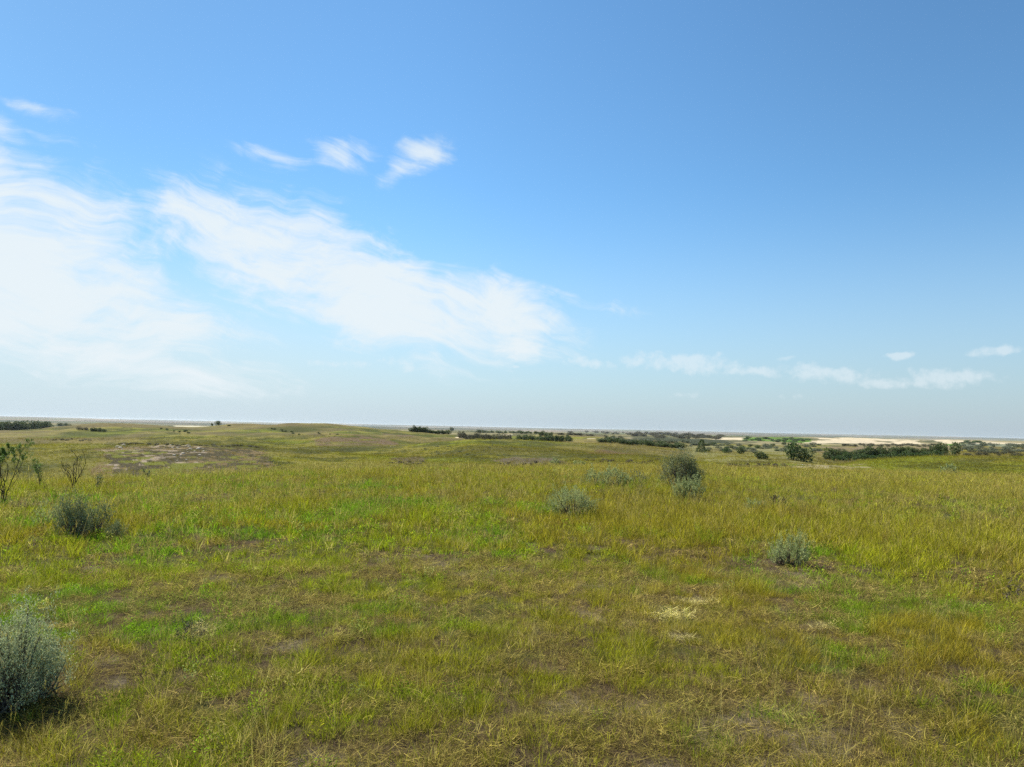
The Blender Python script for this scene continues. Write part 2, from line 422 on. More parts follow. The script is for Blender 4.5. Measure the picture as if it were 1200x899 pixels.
# ------------------------------------------------------------------ grass, straw and weeds as instanced tufts
def strips(base, direc, length, width, bend, side, nseg=3, curl=None):
    """arrays of tapering blades -> verts, quads, tris; base (n,3) direc (n,3) unit, bend (n,3) offset at the tip"""
    n = len(base); V = []
    for s in range(nseg):
        t = s / nseg
        c = base + direc * (length * t)[:, None] + bend * (t ** 2)
        w = (width * (1 - 0.55 * t))[:, None] * side * 0.5
        V += [c - w, c + w]
    V.append(base + direc * length[:, None] + bend)
    k = 2 * nseg + 1
    verts = np.stack(V, 1).reshape(-1, 3)
    o = (np.arange(n) * k)[:, None]
    q = np.concatenate([o + np.array([[2 * s, 2 * s + 1, 2 * s + 3, 2 * s + 2]]) for s in range(nseg - 1)], 0)
    t = o + np.array([[2 * nseg - 2, 2 * nseg - 1, 2 * nseg]])
    return verts, q, t, k

def unit(v): return v / np.maximum(np.linalg.norm(v, axis=1, keepdims=True), 1e-9)

def tuft(kind, seed, wide=1.0):
    g = np.random.default_rng(seed)
    if kind == 'green':
        n, rad, h0, h1, lean, wd = 34, 0.075, 0.05, 0.15, 0.5, 0.0032
    elif kind == 'long':
        n, rad, h0, h1, lean, wd = 30, 0.08, 0.10, 0.27, 0.34, 0.0026
    elif kind == 'stalk':
        n, rad, h0, h1, lean, wd = 7, 0.07, 0.22, 0.40, 0.28, 0.0020
    elif kind == 'litter':
        n, rad, h0, h1, lean, wd = 64, 0.10, 0.03, 0.13, 3.0, 0.0028
    elif kind == 'weed':
        n, rad, h0, h1, lean, wd = 60, 0.055, 0.009, 0.022, 1.2, 0.006
    if wide != 1.0: n = max(5, int(n * (0.62 if wide < 2.5 else 0.4)))
    a = g.uniform(0, 2 * np.pi, n); rr = rad * np.sqrt(g.uniform(0, 1, n))
    base = np.stack([np.cos(a) * rr, np.sin(a) * rr, np.full(n, -0.012)], 1)
    la = a + g.normal(0, 0.9, n); lm = np.abs(g.normal(0, lean, n))
    d = np.stack([np.cos(la) * lm, np.sin(la) * lm, np.ones(n)], 1)
    if kind == 'litter':
        base[:, 2] = g.uniform(0.0, 0.035, n)
        d = np.stack([np.cos(la), np.sin(la), g.uniform(-0.15, 0.35, n)], 1)
    if kind == 'weed':
        base[:, 2] = g.uniform(0.01, 0.12, n)
    d = unit(d)
    L = g.uniform(h0, h1, n)
    bend = np.stack([np.cos(la), np.sin(la), -0.5 * np.ones(n)], 1) * (L * g.uniform(0.05, 0.55, n))[:, None]
    if kind == 'litter': bend = g.normal(0, 0.25, (n, 3)) * L[:, None]
    sa = g.uniform(0, 2 * np.pi, n)
    side = unit(np.stack([np.cos(sa), np.sin(sa), np.zeros(n)], 1))
    if kind == 'weed': side = unit(np.cross(d, g.normal(0, 1, (n, 3))))
    W = wd * wide * g.uniform(0.7, 1.4, n)
    v, q, t, k = strips(base, d, L, W, bend, side)
    lf = np.zeros((n, k, 4), np.float32); lf[..., 3] = 1
    lf[..., 0] = g.uniform(0.1, 1.0, n)[:, None] if kind != 'litter' else (g.uniform(0, 1, n)[:, None] ** 2) * 1.5
    dryb = np.clip(g.normal(0.22, 0.25, n), 0, 1)
    tt = np.repeat(np.arange(3) / 3, 2).tolist() + [1.0]
    lf[..., 1] = np.clip(dryb[:, None] + 0.35 * np.array(tt)[None, :] ** 2, 0, 1)
    lf = lf.reshape(-1, 4)
    Q, T = [q], [t]
    if kind == 'stalk':                                  # seed heads: bundles of short spikelets near the tip
        tip = base + d * L[:, None] + bend * 0.8
        m = 9
        hb = np.repeat(tip, m, 0) - np.repeat(d, m, 0) * (np.tile(np.linspace(0, 0.06, m), n))[:, None]
        hd = unit(np.repeat(d, m, 0) + g.normal(0, 0.35, (n * m, 3)))
        hs = unit(np.cross(hd, g.normal(0, 1, (n * m, 3))))
        v2, q2, t2, k2 = strips(hb, hd, g.uniform(0.012, 0.022, n * m), np.full(n * m, 0.0030 * wide), np.zeros((n * m, 3)), hs, 2)
        q2 = q2 + len(v); t2 = t2 + len(v)
        l2 = np.ones((len(v2), 4), np.float32); l2[:, 0] = 0.6; l2[:, 1] = 0.9
        v = np.vstack([v, v2]); lf = np.vstack([lf, l2]); Q.append(q2); T.append(t2)
    me = mesh_np('tuft_mesh', v, [np.concatenate(Q), np.concatenate(T)], M_BLADE, {'leaf': ('FLOAT_COLOR', 'POINT', lf)})
    return me

TUFTS = bpy.data.collections.new('tufts')
KINDS = ['green', 'long', 'stalk', 'litter', 'weed']
NV = 4
names = []
for wi, wide in enumerate((1.0, 2.0, 4.5)):
    for ki, kd in enumerate(KINDS):
        for v in range(NV):
            o = bpy.data.objects.new('tuft_%03d' % ((wi * 5 + ki) * NV + v), tuft(kd, 100 + wi * 50 + ki * 10 + v, wide))
            TUFTS.objects.link(o)

def scatter_group():
    ng = bpy.data.node_groups.new('scatter', 'GeometryNodeTree')
    ng.interface.new_socket('Geometry', in_out='INPUT', socket_type='NodeSocketGeometry')
    ng.interface.new_socket('Geometry', in_out='OUTPUT', socket_type='NodeSocketGeometry')
    gi = ng.nodes.new('NodeGroupInput'); go = ng.nodes.new('NodeGroupOutput')
    ip = ng.nodes.new('GeometryNodeInstanceOnPoints')
    ci = ng.nodes.new('GeometryNodeCollectionInfo')
    ci.inputs[0].default_value = TUFTS; ci.inputs['Separate Children'].default_value = True; ci.inputs['Reset Children'].default_value = True
    def na(name, dt):
        n = ng.nodes.new('GeometryNodeInputNamedAttribute'); n.data_type = dt; n.inputs[0].default_value = name
        return n.outputs[0]
    er = ng.nodes.new('FunctionNodeEulerToRotation')
    L = ng.links.new
    L(gi.outputs[0], ip.inputs['Points']); L(ci.outputs[0], ip.inputs['Instance'])
    ip.inputs['Pick Instance'].default_value = True
    L(na('idx', 'INT'), ip.inputs['Instance Index'])
    L(na('rot', 'FLOAT_VECTOR'), er.inputs[0]); L(er.outputs[0], ip.inputs['Rotation'])
    L(na('scl', 'FLOAT_VECTOR'), ip.inputs['Scale'])
    L(ip.outputs[0], go.inputs[0])
    return ng
SCATTER = scatter_group()

BUSH_SPOTS = []          # (x, y, radius): little grass grows inside the shrubs

PALE = [(*near(783, 722)[:2], 0.24), (*near(820, 706)[:2], 0.14), (*near(800, 748)[:2], 0.12), (*near(962, 735)[:2], 0.12), (*near(236, 742)[:2], 0.13)]
def build_grass():
    P = []
    for r0, r1, dens in ((1.2, 5.0, 380), (5.0, 9.0, 280), (9.0, 16, 125), (16, 44, 46), (44, 110, 10.0), (110, 200, 3.2)):
        half = R(56) if r1 < 20 else R(44)
        area = half * (r1 ** 2 - r0 ** 2)
        n = int(area * dens)
        rr = np.sqrt(rng.uniform(r0 ** 2, r1 ** 2, n)); aa = rng.uniform(-half, half, n)
        P.append(np.stack([np.sin(aa) * rr, np.cos(aa) * rr], 1))
    P = np.concatenate(P); x, y = P[:, 0], P[:, 1]
    r = np.hypot(x, y); px = pxcol(x, y)
    bare, green, rust = fields(x, y)
    n = len(x)
    u = rng.uniform(0, 1, n); u2 = rng.uniform(0, 1, n)
    fine = fbm(x, y, 0.35, 45, 2)
    fg = 1 - sstep(4.5, 8, r)
    # kind of tuft
    k = np.full(n, 1)
    gg = green + 0.35 * (fine - 0.5)
    k = np.where(gg > 0.52, np.where(u < 0.72 , 0, np.where(u < 0.90, 4, 1)), k)
    k = np.where((gg <= 0.52) & (u < 0.22), 0, k)
    bb = bare + 0.22 * (fine - 0.5)
    k = np.where((bb > 0.54) & (u2 < 0.70), 3, k)
    k = np.where((k == 1) & (r < 8) & (u > 0.45), 0, k)
    k = np.where((k != 3) & (u2 > 1 - 0.03 - 0.05 * fg - 0.16 * sstep(8, 22, r)), 2, k)
    pale = np.zeros(n)
    for (sx_, sy_, sr_) in PALE:
        dd_ = np.hypot(x - sx_, (y - sy_) * 0.8) / sr_ + 0.8 * (fine - 0.5)
        pale = np.maximum(pale, 1 - sstep(0.6, 1.1, dd_))
    k = np.where((pale > 0.4) & (u < 0.85), 3, k)
    # thin out: bare gaps
    gap = (fbm(x, y, 0.28, 48, 2) < 0.40) & (r < 12)
    k = np.where(gap & (rng.uniform(0, 1, n) < 0.75), 3, k)
    keep = ~(gap & (rng.uniform(0, 1, n) < 0.25))
    keep &= ~((bb > 0.62) & (rng.uniform(0, 1, n) < 0.22))
    # blowout slopes hold little grass
    bl = box(px, r, 130, 318, 50, 82) + box(px, r, 915, 1020, 48, 66) + box(px, r, 585, 665, 56, 84) + box(px, r, 850, 930, 46, 60)
    keep &= ~(rng.uniform(0, 1, n) < 0.7 * bl)
    for bx, by, br in BUSH_SPOTS:
        keep &= ~((np.hypot(x - bx, y - by) < br) & (rng.uniform(0, 1, n) < 0.8))
    x, y, r, px, k, green, bare, rust, fine, bb, pale, fg = (a[keep] for a in (x, y, r, px, k, green, bare, rust, fine, bb, pale, fg))
    n = len(x)
    z = height(x, y)
    # tint
    lush = sstep(0.46, 0.58, green + 0.25 * (fine - 0.5))
    c = np.tile(np.array([0.215, 0.20, 0.014]), (n, 1))                     # olive straw
    c = mixc(c, (0.10, 0.215, 0.006), lush)                                 # fresh green
    c = mixc(c, (0.215, 0.225, 0.009), sstep(0.48, 0.6, fbm(x, y, 2.2, 46, 2)) * 0.75)    # yellow green
    c = mixc(c, (0.25, 0.155, 0.035), sstep(0.52, 0.66, rust) * 0.36 * (1 - 0.6 * lush))  # rusty seed grass
    c = mixc(c, (0.27, 0.235, 0.045), 0.5 * sstep(600, 1100, px) * sstep(9, 16, r))
    c = mixc(c, (0.225, 0.16, 0.09), (k == 3) * rng.uniform(0.55, 1, n))
    c = mixc(c, (0.34, 0.27, 0.14), (k == 2) * rng.uniform(0.4, 1, n))
    c = mixc(c, (0.13, 0.22, 0.012), (k == 4) * rng.uniform(0.3, 1, n))
    greyw = (k == 4) & (rng.uniform(0, 1, n) < 0.05)
    c = mixc(c, (0.17, 0.22, 0.13), greyw * 0.7)
    yel = (k == 4) & (rng.uniform(0, 1, n) < 0.05)
    c = mixc(c, (0.34, 0.30, 0.02), yel * 0.7)
    c = mixc(c, (0.15, 0.085, 0.04), (k == 1) * (rng.uniform(0, 1, n) < 0.16 * fg + 0.05) * 0.85)
    c = mixc(c, (0.32, 0.25, 0.15), (k != 3) * (rng.uniform(0, 1, n) < 0.10) * 0.75)
    c = mixc(c, (0.62, 0.54, 0.36), pale * (k == 3) * 0.8)
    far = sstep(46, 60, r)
    sc_ = soil_colour(x, y) * 1.02  # far tufts take the ground colour with its painted relief shading
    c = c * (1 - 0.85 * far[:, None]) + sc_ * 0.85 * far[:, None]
    c = c * (1 - 0.14 * fg)[:, None] * rng.uniform(0.5, 1.8, n)[:, None] * np.array([1.12, 1.17, 0.72])
    clump = fbm(x, y, 0.22, 47, 2, 0.6)
    s = rng.uniform(0.65, 1.3, n) * (0.45 + 0.55 * fine + 0.65 * clump)
    s = s * (0.66 + 0.34 * sstep(6, 15, r)) * (1 - 0.25 * sstep(20, 34, r))
    s = np.where(r > 44, s * 1.5, s)
    s = np.where(r > 110, s * 1.2, s)
    sv = np.stack([s, s, s * rng.uniform(0.8, 1.2, n) * np.where(r > 44, 0.6, 1)], 1)
    wi = np.where(r < 9, 0, np.where(r < 26, 1, 2))
    idx = (wi * 5 + k) * NV + rng.integers(0, NV, n)
    rot = np.stack([rng.normal(0, 0.12, n), rng.normal(0, 0.12, n), rng.uniform(0, 6.28, n)], 1)
    tint = np.ones((n, 4), np.float32); tint[:, :3] = c
    # split into living grass and the flattened straw
    for nm, m in (('grass', k != 3), ('straw_litter', k == 3)):
        me = bpy.data.meshes.new(nm); q = int(m.sum())
        me.vertices.add(q); me.vertices.foreach_set('co', np.stack([x[m], y[m], z[m]], 1).astype(np.float32).ravel())
        for nme, dt, key, arr in (('idx', 'INT', 'value', idx[m].astype(np.int32)), ('rot', 'FLOAT_VECTOR', 'vector', rot[m]),
                                  ('scl', 'FLOAT_VECTOR', 'vector', sv[m]), ('tint', 'FLOAT_COLOR', 'color', tint[m])):
            a = me.attributes.new(nme, dt, 'POINT'); a.data.foreach_set(key, np.asarray(arr).ravel())
        o = link(nm, me, kind='stuff')
        o['label'] = {'grass': 'short green and straw coloured prairie grass covering the near slope',
                      'straw_litter': 'flattened grey brown dead straw lying between the grass'}[nm]
        o['category'] = {'grass': 'grass', 'straw_litter': 'dead grass'}[nm]
        md = o.modifiers.new('scatter', 'NODES'); md.node_group = SCATTER
    print('tufts', n)

# ------------------------------------------------------------------ shrubs
class MB:
    def __init__(s): s.v = []; s.q = []; s.t = []; s.l = []; s.n = 0
    def add(s, v, q=None, t=None, leaf=None):
        v = np.asarray(v, float)
        if q is not None and len(q): s.q.append(np.asarray(q) + s.n)
        if t is not None and len(t): s.t.append(np.asarray(t) + s.n)
        lf = np.ones((len(v), 4), np.float32) * 0.5 if leaf is None else leaf
        s.v.append(v); s.l.append(lf); s.n += len(v)
    def tube(s, pts, rad, sides=5):
        pts = np.asarray(pts, float); m = len(pts)
        t = np.gradient(pts, axis=0); t = unit(t)
        ref = np.array([0.3, 0.9, 0.2]) if abs(t[0][2]) > 0.6 else np.array([0, 0, 1.0])
        a = unit(np.cross(t, ref)); b = np.cross(t, a)
        ang = np.arange(sides) / sides * 2 * np.pi
        ring = (a[:, None, :] * np.cos(ang)[None, :, None] + b[:, None, :] * np.sin(ang)[None, :, None]) * np.asarray(rad)[:, None, None]
        v = (pts[:, None, :] + ring).reshape(-1, 3)
        k = np.arange(m - 1)[:, None]; i = np.arange(sides); j = (i + 1) % sides
        q = np.stack([k * sides + i, k * sides + j, (k + 1) * sides + j, (k + 1) * sides + i], -1).reshape(-1, 4)
        s.add(v, q)
    def leaves(s, c, d, L, W, g, dry=0.3, drop=0.0, tri=False):
        """diamond shaped leaves at c pointing along d"""
        n = len(c); d = unit(d)
        side = unit(np.cross(d, g.normal(0, 1, (n, 3))))
        nrm = np.cross(d, side)
        L = np.broadcast_to(L, n) * g.uniform(0.7, 1.3, n); W = np.broadcast_to(W, n) * g.uniform(0.7, 1.3, n)
        a = c; mid = c + d * (L * 0.55)[:, None] + nrm * (L * 0.12)[:, None]
        v = np.stack([a, mid - side * W[:, None] / 2, c + d * L[:, None], mid + side * W[:, None] / 2], 1).reshape(-1, 3)
        q = (np.arange(n) * 4)[:, None] + np.arange(4)[None, :]
        lf = np.ones((n, 4, 4), np.float32)
        lf[..., 0] = g.uniform(0.1, 1.0, n)[:, None]
        lf[..., 1] = np.clip(g.normal(dry, 0.3, n), 0, 1)[:, None]
        s.add(v, q, None, lf.reshape(-1, 4))
    def mesh(s, name, mat, smooth=False):
        f = []
        if s.q: f.append(np.concatenate(s.q))
        if s.t: f.append(np.concatenate(s.t))
        return mesh_np(name, np.concatenate(s.v), f, mat, {'leaf': ('FLOAT_COLOR', 'POINT', np.concatenate(s.l))}, smooth)

def sage_meshes(w, h, seed, dist, lobes=None, shoots=260, per=26, low=0.12, upright=1.0, depth=0.8, mat=None, flower=False):
    """a rounded sagebrush: woody stems fanning from the base, leafy shoots forming an uneven dome"""
    g = np.random.default_rng(seed)
    lobes = lobes or [(0.0, 0.0, 0.5, 1.0)]              # (x offset, y offset, half width, height) in units of w and h
    st, fo = MB(), MB()
    lsz = max(0.016, 1.7 * dist / F) ; lw = max(0.0042, 0.50 * dist / F)
    tot = sum(l[2] * l[3] for l in lobes)
    for (ox, oy, hw, lh) in lobes:
        ns = int(shoots * hw * lh / tot)
        phi = g.uniform(0, 2 * np.pi, ns)
        ct = g.uniform(0.0, 1.0, ns) ** 0.8              # 1 = straight up
        rad = g.uniform(0.45, 1.0, ns) ** 0.45
        lump = 1 + 0.55 * (vnoise(phi * 1.3 + 10, ct * 3 + 3, seed) - 0.5) + 0.16 * g.normal(0, 1, ns) * 0.7
        sr = np.sqrt(1 - ct ** 2)
        ex = ox * w + np.cos(phi) * sr * hw * w * rad * lump
        ey = oy * w + np.sin(phi) * sr * hw * w * depth * rad * lump
        ez = np.maximum(low * h * lh, h * lh * (0.12 + 0.88 * ct) * rad * lump) * 0.90
        tips = np.stack([ex, ey, ez], 1)
        root = np.stack([ox * w * 0.75 + g.normal(0, 0.03 * w, ns), oy * w * 0.75 + g.normal(0, 0.03 * w, ns), np.full(ns, -0.03)], 1)
        for i in range(0, ns, 3):
            t = np.linspace(0, 1, 5)[:, None]
            mid = root[i] * (1 - t) + tips[i] * t
            mid[:, :2] = root[i][:2] + (tips[i] - root[i])[:2] * (t ** 0.8)
            mid[1:-1] += g.normal(0, 0.018 * h, (3, 3))
            rr0 = 0.011 * (h / 0.6) * g.uniform(0.5, 1.3)
            st.tube(mid, np.linspace(rr0, rr0 * 0.2, 5), 4)
        out = tips - np.array([ox * w, oy * w, 0]); out[:, 2] *= 0.6
        sd = unit(unit(out) * 0.55 + np.array([0, 0, upright]) + g.normal(0, 0.22, (ns, 3)))
        sl = g.uniform(0.45, 1.6, ns) * (0.22 * h)
        live = g.uniform(0, 1, ns) > 0.14
        tips, sd, sl = tips[live], sd[live], sl[live]; ns = len(tips)
        m = per
        tt = g.uniform(-0.35, 1, (ns, m))
        cen = tips[:, None, :] + sd[:, None, :] * (tt * sl[:, None])[..., None] + g.normal(0, 0.011 * max(h, 0.35) / 0.5, (ns, m, 3))
        cen = cen.reshape(-1, 3)
        dd = np.repeat(sd, m, 0) * 0.9 + g.normal(0, 0.55, (ns * m, 3))
        cen[:, 2] = np.maximum(cen[:, 2], 0.01)
        fo.leaves(cen, dd, lsz, lw, g, 0.32)
        if flower: pass
    return fo.mesh('foliage', mat or M_SAGE), st.mesh('stems', M_BARK, True)

def put(name, foliage, stems, loc, rz, label, cat, group=None, fname='foliage', sname='branches', scale=1.0):
    e = link(name, None, None, loc); e['label'] = label; e['category'] = cat
    if group: e['group'] = group
    e.rotation_euler = (0, 0, rz); e.scale = (scale, scale, scale)
    e.empty_display_size = 0.1
    if foliage: link(fname, foliage, e)
    if stems: link(sname, stems, e)
    return e

def sage_at(px, py, wpx, hpx, seed, label, lobes=None, shoots=260, per=26, mat=None, depth=0.8, low=0.12, upright=1.0, name='sagebrush'):
    x, y, z, r = near(px, py)
    w = wpx / F * r; h = hpx / F * r
    fo, st = sage_meshes(w, h, seed, r, lobes, shoots, per, low, upright, depth, mat)
    BUSH_SPOTS.append((x, y, w * 0.36))
    return put(name, fo, st, (x, y, z - 0.01), -math.atan2(x, y), label, 'sagebrush')

sage_at(-4, 826, 120, 96, 21, 'large silvery sagebrush cut by the left edge in the foreground grass',
        lobes=[(-0.16, 0.0, 0.36, 1.0), (0.16, -0.04, 0.26, 0.92), (0.04, -0.2, 0.28, 0.62), (0.34, 0.0, 0.15, 0.62)], shoots=560, per=46, low=0.22, mat=M_SILVER)
sage_at(671, 606, 50, 33, 22, 'round grey sagebrush alone in the middle of the grassy slope', shoots=260, per=30, upright=0.7)
sage_at(711, 570, 50, 22, 23, 'low wide two lobed grey sagebrush left of the tallest one',
        lobes=[(-0.30, 0, 0.21, 0.85), (0.14, 0, 0.34, 1.0), (0.38, 0.05, 0.16, 0.75)], shoots=230, per=26, upright=0.6)
sage_at(798, 571, 47, 42, 24, 'tallest rounded sagebrush with a dark shaded centre, right of the middle',
        lobes=[(-0.2, 0.0, 0.32, 0.82), (0.08, 0.0, 0.34, 1.0), (0.26, 0.0, 0.24, 0.78)], shoots=420, per=28, mat=M_SAGE_Y, low=0.10)
sage_at(806, 586, 36, 26, 25, 'pale smaller sagebrush touching the front foot of the tallest one',
        lobes=[(-0.22, 0.0, 0.26, 0.8), (0.16, 0, 0.36, 1.0)], shoots=220, per=28)
sage_at(924, 663, 44, 33, 26, 'bluish grey sagebrush in the right half, nearest on that side',
        lobes=[(0, 0, 0.46, 0.85), (-0.22, 0, 0.22, 0.8), (0.28, 0, 0.2, 1.0)], shoots=240, per=34)
sage_at(86, 630, 31, 39, 27, 'dark upright sagebrush with a blue grey top at left', shoots=240, per=30, mat=M_SAGE_D, low=0.18)
sage_at(112, 626, 34, 30, 28, 'thin grey green sagebrush right beside the dark upright one at left', shoots=150, per=24, mat=M_SAGE_D)
sage_at(54, 618, 24, 22, 29, 'small pale sagebrush left of the dark upright one', shoots=70, per=20)
sage_at(135, 632, 18, 18, 30, 'small dull brownish sagebrush right end of the left clump', shoots=60, per=18, mat=M_SAGE_D)
sage_at(911, 594, 19, 11, 31, 'tiny dark tangled sagebrush in the yellow grass at right', shoots=60, per=18, mat=M_DEAD)
sage_at(884, 600, 26, 14, 32, 'faint pale sagebrush left of the tiny dark tangle', shoots=55, per=16)
sage_at(750, 567, 28, 16, 33, 'thin dry olive sagebrush between the wide one and the tallest one', shoots=50, per=16, mat=M_SAGE_Y)
sage_at(1112, 556, 16, 9, 34, 'small grey sagebrush low on the crest far right', shoots=60, per=16)
sage_at(650, 545, 10, 6, 35, 'tiny pale sagebrush on the crest in front of the brown bank', shoots=40, per=14)
sage_at(679, 547, 14, 7, 36, 'tiny blue grey sagebrush on the crest left of the wide one', shoots=40, per=14)
sage_at(222, 752, 34, 26, 37, 'small brownish half dead sagebrush in the left foreground grass', shoots=50, per=20, mat=M_DEAD)

# --- tall bare stemmed shrubs at left
def twig_meshes(h, spread, seed, dist, nst=3, dense=5, leafy=0.5, lmat=None, topleaf=True, bark=None, thick=1.0):
    g = np.random.default_rng(seed)
    st, fo = MB(), MB()
    tips = []
    def grow(p, d, L, r, lev):
        n = 6; pts = [p]; dd = d.copy()
        for i in range(n):
            dd = dd + g.normal(0, 0.13, 3) + np.array([0, 0, 0.07]); dd /= np.linalg.norm(dd)
            pts.append(pts[-1] + dd * L / n)
        pts = np.array(pts)
        st.tube(pts, np.linspace(r, r * 0.45, n + 1), 5)
        if lev < 3:
            for i in range(2, n + 1):
                if g.uniform() < (0.75 if lev < 2 else 0.55):
                    a = g.uniform(0, 6.28)
                    nd = dd + np.array([math.cos(a), math.sin(a), 0.25]) * g.uniform(0.5, 0.9)
                    nd /= np.linalg.norm(nd)
                    grow(pts[i], nd, L * g.uniform(0.32, 0.55), r * 0.5, lev + 1)
        if lev >= 1:
            tips.append((pts[-1], dd, pts[n // 2]))
    for k in range(nst):
        a = g.uniform(0, 6.28); lean = g.uniform(0.1, 1) * spread
        d = np.array([math.cos(a) * lean, math.sin(a) * lean * 0.6, 1.0]); d /= np.linalg.norm(d)
        grow(np.array([g.normal(0, 0.02), g.normal(0, 0.02), -0.03]), d, h * g.uniform(0.55, 0.8), 0.0075 * thick * h / 0.9, 0)
    zmax = max(t[0][2] for t in tips); sc = h / zmax
    cs, ds = [], []
    for (p, d, q) in tips:
        if p[2] * sc < h * (0.62 if topleaf else 0.1): continue
        if g.uniform() > leafy: continue
        m = dense
        tt = g.uniform(0, 1, m)[:, None]
        cs.append(q * (1 - tt) + p * tt + g.normal(0, 0.012, (m, 3))); ds.append(np.tile(d, (m, 1)) * 0.6 + g.normal(0, 0.7, (m, 3)))
    if cs: fo.leaves(np.concatenate(cs), np.concatenate(ds), max(0.028, 1.7 * dist / F), max(0.009, 0.6 * dist / F), g, 0.3)
    sm = st.mesh('stems', bark or M_BARKD, True)
    fm = fo.mesh('foliage', lmat or M_GREEN) if cs else None
    for m in (sm, fm):
        if m: m.transform(Matrix.Diagonal((sc, sc, sc, 1)))
    return fm, sm

def twig_at(px, py, hpx, seed, label, cat='shrub', name='bare_shrub', **kw):
    x, y, z, r = near(px, py)
    fo, st = twig_meshes(hpx / F * r, kw.pop('spread', 0.25), seed, r, **kw)
    return put(name, fo, st, (x, y, z), 0, label, cat, fname='foliage', sname='stem')

twig_at(2, 592, 70, 41, 'tall dark stemmed shrub with green leafy top at the left edge', nst=5, leafy=1.0, spread=0.36, name='willow_shrub', thick=0.9, dense=40)
twig_at(47, 573, 36, 42, 'pale green thin leaved shrub between the edge shrub and the dark forked one', nst=4, leafy=0.6, topleaf=False, spread=0.35, name='willow_shrub', lmat=M_GREEN)
twig_at(86, 573, 44, 43, 'leafless dark forked shrub standing behind the left sagebrush clump', nst=4, leafy=0.12, spread=0.4, lmat=M_SAGE_D, thick=1.5)
twig_at(112, 577, 20, 44, 'short dark twiggy shrub just right of the forked one', nst=3, leafy=0.25, topleaf=False, spread=0.6, lmat=M_SAGE_D, thick=1.2)
twig_at(173, 568, 17, 45, 'small single dark weed stem in the left grass', cat='weed', name='dry_weed', nst=1, leafy=0.35, topleaf=False, spread=0.1, lmat=M_SAGE_D, thick=1.5)
twig_at(318, 551, 18, 46, 'single dark weed stalk on the crest at the end of the brown slope', cat='weed', name='dry_weed', nst=1, leafy=0.3, topleaf=False, spread=0.1, lmat=M_SAGE_D, thick=1.5)
twig_at(1192, 718, 30, 48, 'thin dark upright weed stalk near the right edge', cat='weed', name='dry_weed', nst=1, leafy=0.4, topleaf=False, spread=0.05, lmat=M_DEAD)

# --- far shrubs and trees: unit sized crowns reused at many sizes
def crown_mesh(seed, mat, nleaf=900, lobes=5, lsz=0.085, flat=1.0):
    """about one unit wide and one tall, base at zero"""
    g = np.random.default_rng(seed); fo = MB(); C = []; D = []
    for k in range(lobes):
        a = g.uniform(0, 6.28); q = g.uniform(0.0, 0.27)
        c = np.array([math.cos(a) * q, math.sin(a) * q, g.uniform(0.30, 0.66)])
        s = np.array([g.uniform(0.2, 0.30), g.uniform(0.2, 0.30), g.uniform(0.22, 0.34)])
        n = nleaf // lobes
        d = unit(g.normal(0, 1, (n, 3)))
        rad = g.uniform(0.35, 1.0, n) ** 0.4 * (1 + 0.45 * (vnoise(d[:, 0] * 3 + k * 7, d[:, 2] * 3 + d[:, 1] * 2, seed) - 0.5))
        p = c + d * s * rad[:, None]
        C.append(p); D.append(d + g.normal(0, 0.6, (n, 3)))
    C = np.concatenate(C); D = np.concatenate(D)
    C[:, 2] = np.maximum(C[:, 2], 0.02)
    fo.leaves(C, D, lsz, lsz * 0.6, g, 0.35)
    return fo.mesh('crown', mat)

def trunk_mesh(seed, mat, n=5):
    g = np.random.default_rng(seed); st = MB()
    for k in range(n):
        a = g.uniform(0, 6.28); q = g.uniform(0.05, 0.3)
        t = np.linspace(0, 1, 5)[:, None]
        e = np.array([math.cos(a) * q, math.sin(a) * q, g.uniform(0.5, 0.85)])
        p = np.array([g.normal(0, 0.03), g.normal(0, 0.03), -0.05]) * (1 - t) + e * t + np.vstack([np.zeros((1, 3)), g.normal(0, 0.015, (4, 3))])
        st.tube(p, np.linspace(0.022, 0.005, 5), 5)
    return st.mesh('trunk', mat, True)

def columnar(seed, mat, nleaf=900):
    g = np.random.default_rng(seed); fo = MB()
    zz = g.uniform(0.04, 1, nleaf) ** 1.15
    a = g.uniform(0, 6.28, nleaf)
    rad = (0.42 * (1 - zz) ** 0.7 + 0.05) * g.uniform(0.3, 1, nleaf) ** 0.5 * (0.75 + 0.6 * vnoise(a * 1.2, zz * 6, seed))
    C = np.stack([np.cos(a) * rad, np.sin(a) * rad, zz * 0.97], 1)
    D = np.stack([np.cos(a), np.sin(a), np.full(nleaf, 0.8)], 1) + g.normal(0, 0.5, (nleaf, 3))
    fo.leaves(C, D, 0.09, 0.05, g, 0.35)
    return fo.mesh('crown', mat)

CR_D = [crown_mesh(200 + i, M_DARK) for i in range(5)]
CR_B = [crown_mesh(210 + i, M_SCRUB, 600) for i in range(4)]
CR_S = [crown_mesh(220 + i, M_SLATE, 600) for i in range(4)]
CR_G = [crown_mesh(230 + i, M_MGREEN, 800) for i in range(3)]
CR_X = [crown_mesh(240 + i, M_DEAD, 420, 4, 0.10) for i in range(3)]
TRK = [trunk_mesh(250 + i, M_BARKD) for i in range(3)]

